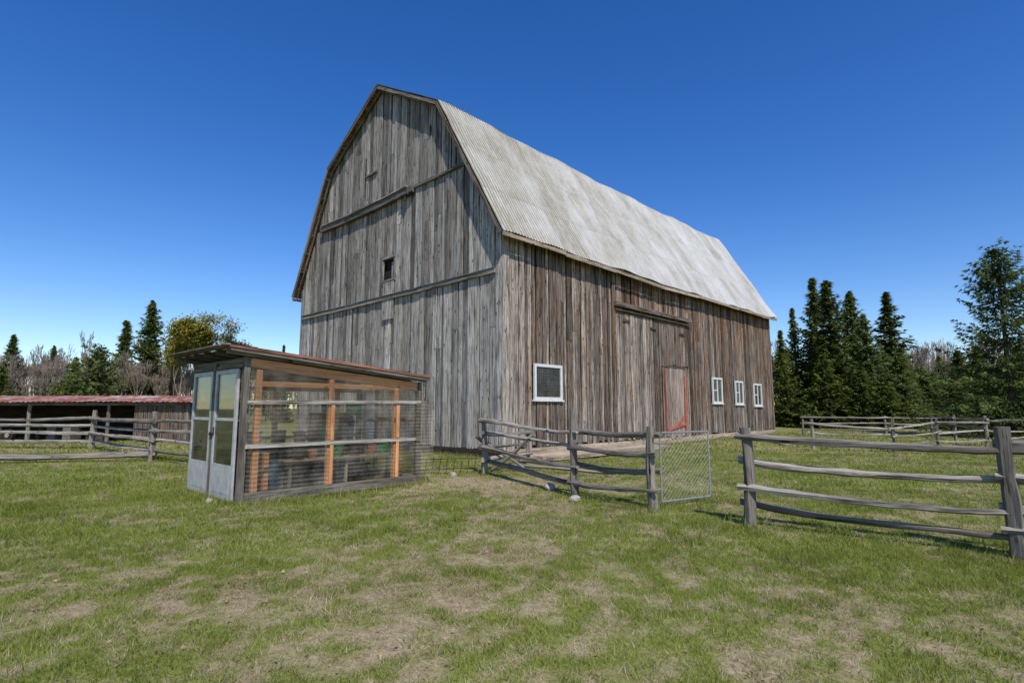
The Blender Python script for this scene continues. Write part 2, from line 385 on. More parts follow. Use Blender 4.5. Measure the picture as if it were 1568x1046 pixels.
obj('grass',fast_mesh('grass',np.concatenate(Vs),np.concatenate(Fs),[M_grass],np.concatenate(Rs)))
r=np.random.default_rng(5);m=2600;y=r.uniform(2.5,16,m);x=r.uniform(-1.1,1.1,m)*y
k=r.random(m)<np.clip(dry(x,y)*1.3+.1,0,1);x=x[k];y=y[k];m=len(x);z=H(x,y)+r.uniform(.008,.03,m)
a=r.uniform(0,6.28,m);s_=r.uniform(.008,.024,m);tl=r.normal(0,.5,(m,2))*s_[:,None]
cs=np.cos(a)*s_;sn=np.sin(a)*s_
V=np.stack([np.stack([x-cs,y-sn,z],-1),np.stack([x+sn*.5,y-cs*.5,z+tl[:,0]],-1),np.stack([x+cs,y+sn,z],-1),np.stack([x-sn*.5,y+cs*.5,z+tl[:,1]],-1)],1).reshape(-1,3)
obj('dead_leaf_litter',fast_mesh('litter',V,np.arange(4*m).reshape(-1,4),[M_straw]))

# ------------------------------------------------------------------ barn
barn=empty('old_wooden_barn',(-.33,17.7,0),math.atan2(.716,.698))
W=14.6;LN=24.0
prof=[(-.44,7.29),(3.08,13.2),(7.45,15.72),(11.75,13.2),(15.02,7.29)]
def roofz(s):
    for (a,za),(b_,zb) in zip(prof[:-1],prof[1:]):
        if s<=b_: return za+(zb-za)*(s-a)/(b_-a)
    return prof[-1][1]
def sag(r): return -.10*math.sin(math.pi*max(0,min(1,r/LN)))+.035*math.sin(r*1.1)+.02*math.sin(r*2.9+1)
def gable(x,outward):
    mb=MB()
    tiers=[(.28,6.12,0.0),(6.12,10.35,.02),(10.35,99,.04)]
    for ti,(z0,z1,pr) in enumerate(tiers):
        s=0.0
        while s<W:
            wd=random.choice([.15,.2,.23,.26,.3,.34]);e=min(W,s+wd)
            if W-e<.1:e=W
            g=R(.012,.034) if random.random()<.78 else R(.035,.065)
            a0,a1=s+g/2,e-g/2
            t0=min(z1,roofz(a0)-.10);t1=min(z1,roofz(a1)-.10)
            zb=z0+R(-.12,.04) if ti==0 else z0+R(-.09,.0)
            if min(t0,t1)>zb+.15:
                th=.028;off=pr+R(0,.032)
                xo=x+outward*off;xi=x+outward*(off-th)
                lo,hi=(xo,xi) if outward<0 else (xi,xo)
                lean=R(-.025,.025)
                pk=.4*math.exp(-((s-.6)/.9)**2)+(.14,.02,-.06)[ti]
                rnd=(min(1,max(0,random.gauss(.40,.22)+pk)),R(0,.6))
                cup=outward*R(-.014,.014)
                def piece(zl,u0,u1,rn=rnd):
                    mb.hexa([(lo,a0,zl),(hi,a0,zl),(hi,a1,zl),(lo+cup,a1,zl),(lo,a0+lean,u0),(hi,a0+lean,u0),(hi,a1+lean,u1),(lo+cup,a1+lean,u1)],'z',rn)
                if ti==1 and outward<0 and a1>6.22 and a0<6.95:
                    piece(zb,6.83,6.83);piece(7.74,t0,t1)
                elif random.random()<.3 and min(t0,t1)-zb>2:
                    zc=zb+(min(t0,t1)-zb)*R(.25,.75);piece(zb,zc,zc);piece(zc+.015,t0,t1,(min(1,max(0,rnd[0]+R(-.35,.35))),rnd[1]))
                else: piece(zb,t0,t1)
            s=e
    return mb
g1=gable(0,-1)
def band(z,s0,s1,h,pr,mi,step=4,droop=0):
    s=s0
    zz=lambda q:z-droop*math.sin(math.pi*(q-s0)/(s1-s0))
    while s<s1-.05:
        e=min(s1,s+R(step*.7,step*1.2));dz=R(-.025,.025);e2=e-.015
        a,b_=zz(s)+dz,zz(e2)+dz*.2
        g1.hexa([(-.045-pr,s,a-h/2),(-.05,s,a-h/2),(-.05,e2,b_-h/2),(-.045-pr,e2,b_-h/2),(-.045-pr,s,a+h/2),(-.05,s,a+h/2),(-.05,e2,b_+h/2),(-.045-pr,e2,b_+h/2)],'y',(R(.2,.6),.3),mi)
        s=e
band(6.13,0.22,14.4,.15,.09,0,4,.03);band(6.235,.22,14.4,.03,.12,1,4,.03)
band(10.30,4.9,12.55,.24,.20,1,2.6,.10);band(10.46,5.2,12.4,.05,.26,0,2.6,.10);band(10.36,1.7,4.88,.10,.09,1)
band(11.88,7.7,8.6,.09,.10,1)
g1.box((-.30,5.1,10.08),(-.05,5.6,10.14),'y',(.1,.2),1);g1.box((-.27,5.25,9.86),(-.20,5.35,10.08),'z',(.1,.2),1)
g1.box((-.10,6.18,5.2),(-.073,6.42,6.80),'z',(.75,.7));g1.box((-.104,6.45,5.2),(-.073,6.72,6.80),'z',(.9,.5));g1.box((-.10,6.76,5.2),(-.073,6.98,6.80),'z',(.55,.4))
g1.box((-.12,6.12,6.80),(-.05,7.05,6.87),'y',(.3,.5));g1.box((-.12,6.12,7.74),(-.05,7.05,7.84),'y',(.3,.5))
g1.box((-.11,6.10,6.88),(-.05,6.19,7.73),'z',(.3,.5));g1.box((-.11,6.97,6.88),(-.05,7.06,7.73),'z',(.5,1.0))
g1.box((.0,6.25,6.88),(.04,6.5,7.6),'z',(.6,1.0))
for s0,s1,z0,z1 in [(11.3,11.4,7.6,10.15),(2.3,2.38,10.5,11.8),(8.62,8.7,11.0,12.8),(9.35,9.42,3.2,6.0),(3.9,3.98,12.2,12.6)]:
    g1.box((-.095,s0,z0),(-.07,s1,z1),'z',(.05,.2),1)
g1.box((-.07,-.03,.25),(-.042,.22,7.7),'z',(.9,.2))
g1.box((-.07,14.42,.25),(-.042,14.62,7.6),'z',(.4,.2))
obj('front_gable_boards',g1.mesh('front_gable',[M_barn,M_beam]),barn)
g2=gable(LN,1);obj('rear_gable_boards',g2.mesh('rear_gable',[M_barn]),barn)
wins=[(1.5,3.0,1.88,3.12),(15.35,16.55,1.85,3.2),(18.25,19.35,1.8,3.12),(20.9,22.15,1.72,3.05)]
def side(y,outw,features):
    mb=MB();r=0.0
    while r<LN:
        wd=random.choice([.14,.17,.2,.23,.27,.31]);e=min(LN,r+wd)
        if LN-e<.1:e=LN
        g=R(.012,.038) if random.random()<.75 else R(.04,.07)
        a0,a1=r+g/2,e-g/2
        off=R(0,.04);th=.028
        yo=y+outw*off;yi=y+outw*(off-th);lo,hi=min(yo,yi),max(yo,yi)
        if r<.9: tone=random.gauss(.85,.1)
        elif r<6.2: tone=random.choice([R(.0,.25),R(.2,.55),R(.2,.55),R(.65,.95)])
        elif r>13: tone=random.gauss(.32,.2)
        else: tone=random.gauss(.42,.25)
        tone=min(1,max(0,tone))
        wb=R(0,.3) if r<1.0 else R(.1,.65)
        wt=R(.0,.3) if r<1.0 else (R(.3,1.0) if r<6.3 else R(.9,1.5))
        lean=R(-.025,.025)
        def piece(zl,zu,tn=tone):
            f0=wb+(wt-wb)*max(0,(zl-2.5)/5.3);f1=wb+(wt-wb)*max(0,(zu-2.5)/5.3)
            mb.hexa([(a0,lo,zl),(a1,lo,zl),(a1,hi,zl),(a0,hi,zl),(a0+lean,lo,zu),(a1+lean,lo,zu),(a1+lean,hi,zu),(a0+lean,hi,zu)],'z',(tn,f0),0,(tn*.9,f1))
        zb=.28+R(-.12,.10);cut=None
        if features:
            for (wr0,wr1,wz0,wz1) in wins:
                if a1>wr0+.03 and a0<wr1-.03: cut=(wz0+.03,wz1-.03)
        if cut: piece(zb,cut[0]);piece(cut[1],7.85)
        elif random.random()<.45:
            zs=R(3.6,6.4);piece(zb,zs);piece(zs+.015,7.85,min(1,max(0,tone+R(-.35,.35))))
        else: piece(zb,7.85)
        r=e
    return mb
s1=side(0,-1,True)
def panel(r0,r1,z0,z1,pr,tonef,warmf,mi=0):
    r=r0
    while r<r1-.02:
        e=min(r1,r+random.choice([.16,.2,.24,.28]));off=pr+R(0,.025)
        s1.box((r+R(.006,.018),-off,z0+R(-.08,.08)),(e-R(.006,.018),-off+.025,z1),'z',(tonef(),warmf()),mi);r=e
panel(6.5,9.45,.35,5.55,.07,lambda:min(1,max(0,random.gauss(.62,.25))),lambda:R(.05,.6))
panel(9.5,10.1,.35,5.55,.06,lambda:R(.0,.3),lambda:R(.3,.8))
panel(10.15,12.35,.3,3.5,.085,lambda:R(.3,.85),lambda:R(.1,.8),1)
panel(10.15,12.85,3.55,5.55,.06,lambda:R(.0,.6),lambda:R(.4,1))
s1.box((6.3,-.26,5.76),(12.95,-.09,5.93),'x',(.2,.7));s1.box((6.35,-.18,5.60),(12.9,-.10,5.68),'x',(.0,.6))
s1.box((6.24,-.13,.3),(6.42,-.045,7.75),'z',(.3,.9))
s1.box((12.9,-.13,.3),(13.02,-.045,5.55),'z',(.1,.9))
for rr,z in [(7.0,5.2),(9.2,5.1),(11.9,5.1)]: s1.box((rr,-.15,z),(rr+.5,-.11,z+.08),'x',(0,.5))
s1.box((10.12,-.135,3.48),(12.4,-.115,3.56),'x',(.2,.9))
s1.box((-.045,-.08,.25),(.26,-.05,7.6),'z',(.9,.1));s1.box((23.85,-.08,.2),(24.05,-.05,7.6),'z',(.4,.5))
obj('side_wall_boards',s1.mesh('side_wall',[M_side,M_pink]),barn)
s2=side(W,1,False);obj('back_side_boards',s2.mesh('back_side',[M_side]),barn)
rd=MB()
for a,b_ in [((10.3,-.135,.5),(10.3,-.135,3.4)),((12.2,-.135,.4),(12.2,-.135,3.1)),((10.42,-.137,.62),(12.1,-.137,.85))]:
    rd.beam(a,b_,.12,.03,(R(.2,.8),R(0,1)),up=(0,1,0))
rd.beam((12.0,-.142,1.2),(11.1,-.142,.75),.10,.03,up=(0,1,0))
obj('red_door_trim',rd.mesh('red_trim',[M_red]),barn)
wm=MB()
for i,(a,b_,z0,z1) in enumerate(wins):
    t=.10
    wm.box((a,-.08,z0),(b_,-.01,z0+t),'x');wm.box((a,-.08,z1-t),(b_,-.01,z1),'x')
    wm.box((a,-.079,z0+t),(a+t,-.01,z1-t),'z');wm.box((b_-t,-.079,z0+t),(b_,-.01,z1-t),'z')
    wm.box((a-.06,-.11,z0-.05),(b_+.06,-.0,z0-.002),'x')
    if i>0:
        c=(a+b_)/2;wm.box((c-.04,-.065,z0+t),(c+.04,-.015,z1-t),'z');
        c2=(z0+z1)/2;wm.box((a+t,-.06,c2-.025),(c-.04,-.02,c2+.025),'x')
    wm.box((a+.05,-.03,z0+.05),(b_-.05,-.02,z1-.05),'x',mi=1)
    if i==0:
        for k in range(1,12):
            x_=a+t+k*(b_-a-2*t)/12;wm.box((x_-.004,-.042,z0+t),(x_+.004,-.034,z1-t),'z',mi=2)
        for k in range(1,10):
            z_=z0+t+k*(z1-z0-2*t)/10;wm.box((a+t,-.052,z_-.004),(b_-t,-.044,z_+.004),'x',mi=2)
obj('windows',wm.mesh('windows',[M_white,M_win,M_dark]),barn)
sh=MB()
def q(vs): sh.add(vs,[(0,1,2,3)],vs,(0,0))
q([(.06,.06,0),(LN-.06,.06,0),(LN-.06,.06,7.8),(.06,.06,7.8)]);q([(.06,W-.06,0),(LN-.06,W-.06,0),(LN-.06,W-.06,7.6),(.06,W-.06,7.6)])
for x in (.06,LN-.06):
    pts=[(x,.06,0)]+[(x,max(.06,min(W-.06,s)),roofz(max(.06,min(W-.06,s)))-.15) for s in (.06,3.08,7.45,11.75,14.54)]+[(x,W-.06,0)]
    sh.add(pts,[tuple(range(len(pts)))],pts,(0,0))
obj('light_block_shell',sh.mesh('shell',[M_black]),barn)  # added black shell behind the boards, blocks light so the gaps stay dark
fd=MB()
x=0
while x<24:
    e=min(24,x+R(2.5,4));fd.box((x,-.09,.02),(e-.02,.05,.27),'x',(R(.4,1),R(0,.6)));x=e
fd.box((0,W-.05,0),(24,W+.05,.27),'x');y=-.05
while y<W:
    e=min(W,y+R(2.5,4));fd.box((-.06,y,.0),(.05,e-.02,.26),'y',(R(0,.4),.6),1);y=e
fd.box((23.95,0,0),(24.06,W,.26),'y',(.3,.3),1)
for k in range(6):
    a=.35+R(-.15,.15);mid=R(3,5);e=7.8+R(-.5,.3);y0=-1.74+k*.275
    for p0,p1 in ((a,mid-.01),(mid+.01,e)):
        fd.box((p0,y0,.03),(p1,y0+.255,.12+R(0,.025)),'x',(R(.45,1),R(0,.5)))
obj('sill_and_plank_apron',fd.mesh('sill',[M_tan,M_dark]),barn)
def roofplane(p0,p1):
    s0,z0=p0;s1_,z1=p1;dl=math.hypot(s1_-s0,z1-z0);ns,nz=-(z1-z0)/dl,(s1_-s0)/dl
    if nz<0: ns,nz=-ns,-nz
    nc=int(25.0/.15*5);m=12
    r=np.linspace(-.42,24.42,nc+1);t=np.linspace(0,1,m+1)
    Rr,T=np.meshgrid(r,t)
    wob=(fbm(Rr*.5+s0*7,T*dl*.7+3,3)-.5)*.09
    lap=.012*np.mod(T*dl/2.35,1)
    wave=.020*np.sin(2*np.pi*Rr/.15)+wob+lap
    sg=np.vectorize(sag)(Rr)
    S=s0+(s1_-s0)*T+ns*wave;Z=z0+(z1-z0)*T+nz*wave+sg
    V=np.stack([Rr,S,Z],-1).reshape(-1,3)
    n=nc+1;i,j=np.meshgrid(np.arange(nc),np.arange(m));b=(j*n+i).ravel()
    F=np.stack([b,b+1,b+n+1,b+n],-1)
    lc=np.stack([Rr,T*dl+s0*10,T*0],-1).reshape(-1,3)
    return V,F,lc
Vs=[];Fs=[];Ls=[];b=0
for k in range(4):
    V,F,l=roofplane(prof[k],prof[k+1]);Vs.append(V);Fs.append(F+b);Ls.append(l);b+=len(V)
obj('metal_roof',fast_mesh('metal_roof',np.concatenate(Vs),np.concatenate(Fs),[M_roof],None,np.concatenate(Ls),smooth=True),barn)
dk=MB()
for k in range(4):
    (s0,z0),(s1_,z1)=prof[k],prof[k+1];dl=math.hypot(s1_-s0,z1-z0)
    ds,dz=(s1_-s0)/dl,(z1-z0)/dl;ns,nz=-dz,ds
    if nz<0:ns,nz=-ns,-nz
    nb=int(dl/.25)
    for j in range(nb):
        t=(j+.5)*dl/nb
        for seg in range(6):
            ra=-.36+seg*4.12;rb=ra+4.10
            p=(s0+ds*t-ns*.085,z0+dz*t-nz*.085)
            dk.beam((ra,p[0],p[1]+sag(ra)),(rb,p[0],p[1]+sag(rb)),.235,.022,(R(.1,.6),R(.3,1)),0,up=(0,ns,nz))
    for r in (-.395,24.395):
        o=.125
        dk.beam((r,s0-ns*o,z0-nz*o),(r,s1_-ns*o,z1-nz*o),.03,.13,(R(.1,.4),.4),0,up=(0,ns,nz))
        o=.17
        r2=r+(.2 if r<0 else -.2)
        dk.beam((r2,s0-ns*o,z0-nz*o),(r2,s1_-ns*o,z1-nz*o),.05,.10,(R(.3,.6),.8),0,up=(0,ns,nz))
    n=int(dl/.9)
    for j in range(n):
        t=(j+.5)*dl/n;p=(s0+ds*t-ns*.145,z0+dz*t-nz*.145)
        dk.beam((-.37,p[0],p[1]),(.0,p[0],p[1]),.05,.09,(R(.2,.6),.8),0,up=(0,ns,nz))
for s_ in (-.43,15.0):
    r=-.4
    while r<24.4:
        e=min(24.4,r+R(3,5));dr=R(-.03,.03)
        dk.beam((r,s_,7.19+sag(r)+dr),(e-.02,s_,7.19+sag(e)+dr),.035,.13,(R(.3,.9),R(.2,.7)),1);r=e
    for k in range(34):
        r=k*.73;dk.beam((r,s_+(.02 if s_<0 else -.02),7.22+sag(r)),(r,.1 if s_<0 else W-.1,7.95+sag(r)),.05,.1,(.3,.8),0)
obj('roof_deck_and_rake_boards',dk.mesh('deck',[M_side,M_tan]),barn)

# ------------------------------------------------------------------ greenhouse
gh=empty('garden_greenhouse',(-4.59,9.49,0),math.atan2(.733,.68))
GL=3.7;GW=2.38
fr=MB()
def rz(x): return 2.50-.085*x
for (x,y) in [(0,0),(0,GW),(GL,0),(GL,GW)]:
    fr.box((x-.05,y-.05,0),(x+.05,y+.05,rz(x)-.02),'z',(.15,.4),0)
for y in (0,GW):
    o=-.075 if y==0 else .075
    fr.box((.055,y-.085,0),(GL-.055,y+.045,.17),'x',(.3,.3),0)
    for x in (.22,1.6,3.1): fr.box((x-.05,y-.037,.17),(x+.05,y+.04,rz(x)-.21),'z',(R(.6,1),R(0,.5)),1)
    fr.beam((.055,y-.01,rz(0)-.12),(GL-.055,y-.01,rz(GL)-.12),.06,.17,(.8,.3),1)
    for a,b_ in ((.275,1.545),(1.655,3.045),(3.155,3.64)): fr.box((a,y-.035,1.98),(b_,y+.03,2.07),'x',(.6,.5),1)
    for z,d in ((1.70,.03),(.95,-.01)):
        fr.beam((.02,y+o,z),(GL+.02,y+o,z+d),.02,.065,(.9,.2),0)
    if y==0:
        for x,tn in ((1.62,.7),(3.12,.9)):
            fr.box((x-.035,y+o-.012,.18),(x+.035,y+o+.006,.905),'z',(tn,.4),1)
            fr.box((x-.035,y+o-.012,.99),(x+.035,y+o+.006,1.66),'z',(tn,.4),1)
fr.box((GL-.04,.055,0),(GL+.04,GW-.055,.16),'y',None,0)
for y in (.8,1.6): fr.box((GL-.03,y-.04,.16),(GL+.03,y+.04,rz(GL)-.1),'z',None,1)
fr.box((GL-.025,.055,1.3),(GL+.025,GW-.055,1.38),'y',None,1);fr.box((-.045,.055,rz(0)-.16),(.045,GW-.055,rz(0)-.03),'y',(.2,.4),0)
for y in (-.12,.35,.95,1.5,2.0,2.5):
    fr.beam((-.38,y,rz(-.38)+.03),(GL+.12,y,rz(GL)+.03),.045,.10,(R(0,.5),.5),0)
for k in range(15):
    x=-.42+k*.285
    fr.beam((x,-.2,rz(x)+.095),(x,GW+.2,rz(x)+.095+R(-.005,.005)),.27,.02,(R(.1,.7),R(0,.6)),0)
fr.beam((-.38,-.21,rz(-.4)+.055),(GL+.15,-.21,rz(GL+.15)+.055),.025,.06,(.2,.4),0)
fr.beam((-.38,-.225,rz(-.4)+.108),(GL+.15,-.225,rz(GL+.15)+.108),.03,.045,(.8,.4),2)
fr.beam((-.38,GW+.22,rz(-.4)+.055),(GL+.15,GW+.22,rz(GL+.15)+.055),.025,.06,(.2,.4),2)
for k in range(9):
    a=-.38+k*.46;fr.beam((a,-.08,rz(a)+.122+R(-.003,.003)),(a+.47,-.08+R(-.02,.02),rz(a+.47)+.122+R(0,.02)),.24,.02,(R(.2,1),R(0,1)),2)
fr.beam((-.45,-.3,rz(-.4)+.115),(-.42,GW+.32,rz(-.4)+.10),.12,.02,(.4,.2),0)
obj('frame',fr.mesh('gh_frame',[M_rail,M_stud,M_redroofedge,M_dark]),gh)
def corr(axis,c,a0,a1,z0,z1f,name,mat=M_poly):
    nz=260;na=10
    A,T=np.meshgrid(np.linspace(a0,a1,na+1),np.linspace(0,1,nz+1))
    top=np.array([[z1f(a) for a in A[0]]]*(nz+1));Z=z0+(top-z0)*T
    D=c+.007*np.sin(2*np.pi*Z/.076)+.010*(fbm(A*2,Z*1.5,2)-.5)
    V=np.stack([A,D,Z],-1) if axis=='x' else np.stack([D,A,Z],-1)
    n=na+1;i,j=np.meshgrid(np.arange(na),np.arange(nz));b=(j*n+i).ravel()
    F=np.stack([b,b+1,b+n+1,b+n],-1)
    obj(name,fast_mesh(name,V.reshape(-1,3),F,[mat],smooth=True),gh)
corr('x',-.052,.06,GL,.17,lambda a:rz(a)-.21,'side_panel')
corr('x',GW+.055,.06,GL,.17,lambda a:rz(a)-.14,'far_side_panel',M_polyback)
corr('y',GL+.062,-.05,GW,.10,lambda a:rz(GL)-.14,'end_panel',M_polyback)
corr('x',-.10,GL-.12,GL+.38,.12,lambda a:1.75,'loose_end_panel')
dr=MB()
def door(y0,y1,x=-.08):
    t=.075;z0,z1=.04,2.28
    dr.box((x-.02,y0,z0),(x+.02,y0+t,z1),'z',mi=0);dr.box((x-.02,y1-t,z0),(x+.02,y1,z1),'z',mi=0)
    dr.box((x-.019,y0+t,z1-t),(x+.019,y1-t,z1),'y',mi=0)
    dr.box((x-.019,y0+t,z0),(x+.019,y1-t,.62),'y',mi=0)
    dr.box((x-.024,y0+t+.06,z0+.1),(x-.0195,y1-t-.06,.54),'y',mi=0)
    dr.box((x-.019,y0+t,1.38),(x+.019,y1-t,1.43),'y',mi=0)
    dr.box((x-.004,y0+t,.62),(x+.004,y1-t,1.38),'y',mi=1);dr.box((x+.006,y0+t,1.43),(x+.012,y1-t,z1-t),'y',mi=1)
door(.10,1.12);door(1.27,2.30)
dr.box((-.10,1.14,.02),(-.04,1.25,2.42),'z',(.15,.3),2)
dr.box((-.115,1.04,1.12),(-.1,1.07,1.26),'z',mi=3);dr.box((-.13,1.08,1.1),(-.105,1.22,1.16),'z',mi=3)
dr.box((-.09,.0,2.30),(-.05,GW,2.36),'y',(.3,.3),2)
obj('doors',dr.mesh('gh_doors',[M_doorgrey,M_glass,M_rail,M_dark]),gh)
ct=MB()
ct.box((.5,GW-.75,.78),(3.5,GW-.12,.82),'x',None,0)
for x in (.55,1.6,2.6,3.4):
    for y in (GW-.7,GW-.2): ct.box((x,y,0),(x+.06,y+.06,.78),'z',None,0)
ct.box((.9,.2,.60),(3.4,.62,.63),'x',None,0)
for x in (.95,2.1,3.3):
    for y in (.22,.55): ct.box((x,y,0),(x+.05,y+.05,.60),'z',None,0)
ct.box((.35,.3,.04),(.42,.6,.95),'z',(.6,.6),1);ct.box((.5,.25,.04),(.58,.5,.8),'z',(.6,.6),1)
ct.box((2.3,GW-.25,.82),(3.4,GW-.18,1.5),'z',(.5,.6),1)
ct.box((.3,GW-.1,.2),(3.6,GW-.04,.75),'x',(.2,.6),0)
ct.box((1.2,1.55,.05),(1.9,2.2,.55),'x',(.2,.6),0)
def pot(x,y,z,r,h,mi):
    ct.log((x,y,z),(x,y,z+h),r*.78,r,n=14,segs=1,wob=0,rough=0.01,mi=mi)
    ct.log((x,y,z+h-.02),(x,y,z+h+.015),r*1.08,r*1.08,n=14,segs=1,wob=0,rough=0.01,mi=mi)
for x,y,z,r,h,mi in [(.95,.9,0,.24,.6,3),(1.35,1.1,0,.22,.5,4),(2.3,.9,0,.25,.55,3),(2.9,1.0,0,.2,.4,4),(1.2,.4,.63,.12,.2,4),(1.5,.42,.63,.09,.16,5),(2.0,.4,.63,.13,.22,2),(2.4,.4,.63,.12,.25,4),(2.8,.42,.63,.1,.2,5),(3.1,.4,.63,.12,.22,2),
  (1.0,GW-.4,.82,.16,.28,6),(1.5,GW-.45,.82,.14,.3,4),(2.0,GW-.4,.82,.15,.25,5),(2.6,GW-.5,.82,.2,.45,2),(3.1,GW-.45,.82,.17,.5,3),(.7,GW-.4,.82,.1,.5,4)]:
    pot(x,y,z,r,h,mi)
ct.box((2.3,.5,1.45),(2.6,.62,1.7),'z',None,2);ct.box((2.78,.6,1.36),(3.0,.75,1.6),'z',None,6);ct.box((1.95,.9,1.5),(2.12,1.0,1.75),'z',None,2)
obj('bench_and_pots',ct.mesh('gh_contents',[M_rail,M_stud,M_green,M_blue,M_soil,M_terra,M_whitepl]),gh)

# ------------------------------------------------------------------ fences
def fence(name,posts,rails,pr=.075,rr=.045):
    mb=MB()
    for (x,y,h,lx) in posts:
        z=float(H(x,y))
        mb.log((x,y,z-.3),(x+lx,y,z+h),pr*1.15,pr*.9,n=9,segs=9,wob=.016,rough=.16,rnd=(R(.1,.6),R(0,.5)))
    for i in range(len(posts)-1):
        x0,y0,h0,l0=posts[i];x1,y1,h1,l1=posts[i+1]
        d=Vector((x1-x0,y1-y0,0)).normalized();nrm=Vector((-d.y,d.x,0))
        za,zb=float(H(x0,y0)),float(H(x1,y1))
        for k,(r0,r1) in enumerate(rails[i]):
            sd=.05*(1 if (k+i)%2 else -1)
            a=Vector((x0,y0,za+r0))-d*.14+nrm*sd;b_=Vector((x1,y1,zb+r1))+d*.14+nrm*sd
            mb.log(a,b_,rr*R(.85,1.25),rr*R(.65,1.05),n=7,segs=14,wob=.022,rough=.30,rnd=(R(.2,.9),R(0,.5)),sag=R(0,.05),flat=R(.8,1.2))
    obj(name,mb.mesh(name,[M_rail]))
R4=[(1.20,1.17),(.92,.90),(.62,.64),(.30,.30)]
fence('split_rail_fence',[(3.28,7.78,1.32,-.02),(5.46,6.13,1.40,-.06),(7.4,4.4,1.35,0)],[[(1.21,1.15),(.87,.81),(.52,.5),(.30,.20)]]*2)
fence('split_rail_fence',[(-.69,13.85,1.5,.01),(1.17,10.31,1.62,-.03),(2.22,8.9,1.30,-.01)],[[(1.30,1.18),(1.0,.92),(.66,.55),(.32,.25)],[(1.18,1.18),(.88,.86),(.58,.60),(.28,.3)]],pr=.065)
fence('split_rail_fence',[(-.69,13.85,.9,.01),(.45,16.0,1.2,.03)],[[(1.0,.9),(.7,.55),(.35,.3)]],pr=.06)
fence('split_rail_fence',[(-6.8,14.2,1.45,0),(-11.1,17.25,1.5,-.02),(-16.3,21.6,1.5,.05),(-22,22.6,1.45,0),(-28,22.5,1.4,0)],[R4]*4,pr=.09,rr=.06)
fence('split_rail_fence',[(-11.0,17.0,.35,0),(-17,15.7,.4,0)],[[(.22,.2)]],pr=.07,rr=.08)
fence('split_rail_fence',[(11.6,21.5,1.2,0),(13.9,20.3,1.25,.02),(16.2,21.2,1.2,0),(19.6,23,1.25,0),(23.3,25,1.2,0),(27,27.0,1.2,0)],[[(1.05,.85),(.7,.62),(.3,.25)],[(.85,1.05),(.55,.72),(.2,.35)],[(1.05,1.0),(.6,.72),(.35,.3)],[(1.05,1.1),(.7,.6),(.3,.35)],[(1.0,1.05),(.7,.72),(.35,.35)]],pr=.055,rr=.04)
fence('split_rail_fence',[(17.5,33.4,1.15,0),(21.5,32.0,1.15,0),(25.5,32.2,1.2,0),(29.5,33,1.15,0),(33.5,34,1.2,0),(38,35,1.2,0)],[[(1.05,1.05),(.7,.72),(.35,.35)]]*5,pr=.06)
fence('split_rail_fence',[(19.6,23,1.3,0),(21.5,27,1.3,0),(24,31.8,1.3,0)],[[(1.15,1.1),(.8,.8),(.4,.4)]]*2,pr=.06)
lm=MB()
for a,b_ in [((-.5,14.3,.05),(.55,13.6,.95)),((-.9,14.1,.9),(.3,14.4,.06)),((0,15.1,.08),(2.4,12.9,.12)),((.2,15.5,.15),(2.0,14.6,.1))]:
    lm.log(a,b_,.05,.04,n=7,segs=8,wob=.02,rough=.25,rnd=(R(.3,.8),.3))
obj('spare_rails',lm.mesh('spare_rails',[M_rail]))
gt=MB();A=Vector((2.42,9.12,0));B=Vector((3.42,9.72,0));d=(B-A)
gp=lambda t,z:A+d*t+Vector((0,0,z))
def tube(a,b_,r=.015): gt.log(a,b_,r,r,n=8,segs=2,wob=0,rough=.0)
tube(gp(0,.10),gp(0,1.20));tube(gp(1,.10),gp(1,1.20));tube(gp(0,.10),gp(1,.10));tube(gp(0,1.20),gp(1,1.20))
Lg=d.length;st=.085;hh=1.1
k=-hh
while k<Lg:
    for sgn in (1,-1):
        x0,x1=k,k+hh;z0,z1=0,hh
        if x0<0: z0=-x0;x0=0
        if x1>Lg: z1=hh-(x1-Lg);x1=Lg
        if x1>x0:
            zz0,zz1=(z0,z1) if sgn>0 else (hh-z0,hh-z1)
            gt.log(gp(x0/Lg,.10+zz0),gp(x1/Lg,.10+zz1),.0019,.0019,n=3,segs=1,wob=0,rough=0,mi=1)
    k+=st
tube(A+Vector((-.17,-.1,.3)),gp(0,.3),.012);tube(A+Vector((-.17,-.1,1.05)),gp(0,1.05),.012)
obj('wire_gate',gt.mesh('wire_gate',[M_galv,M_wire]))
wp=MB()
for k in range(9):
    wp.log((-2.3+k*.17,13.6+k*.03,.0),(-2.25+k*.17,13.62+k*.03,.38+R(-.05,.05)),.008,.008,n=5,segs=1,wob=0,rough=0,rnd=(.1,.8))
for z in (.12,.36): wp.log((-2.35,13.6,z),(-.85,13.9,z),.010,.010,n=5,segs=3,wob=.01,rough=0,rnd=(.1,.8))
obj('low_wire_panel',wp.mesh('low_wire_panel',[M_dark]))
def rock(x,y,r,seed):
    import bmesh
    bm=bmesh.new();bmesh.ops.create_icosphere(bm,subdivisions=3,radius=1)
    rs=random.Random(seed);o=[rs.uniform(0,50) for _ in range(2)]
    for v in bm.verts:
        n=float(fbm(v.co.x*1.3+o[0]+v.co.z,v.co.y*1.3+o[1]-v.co.z,3));v.co*=.65+.7*n;v.co.z*=.62
    me=bpy.data.meshes.new('rock');bm.to_mesh(me);bm.free();me.materials.append(M_rock)
    obj('rock',me,None,(x,y,r*.3),(0,0,rs.uniform(0,6)),(r,r*.8,r))
rock(.75,11.2,.13,1);rock(1.1,9.85,.1,2);rock(-5.15,9.6,.08,3);rock(-1.4,13.3,.10,4);rock(12.5,25.8,.35,5);rock(12.0,24.5,.25,6)

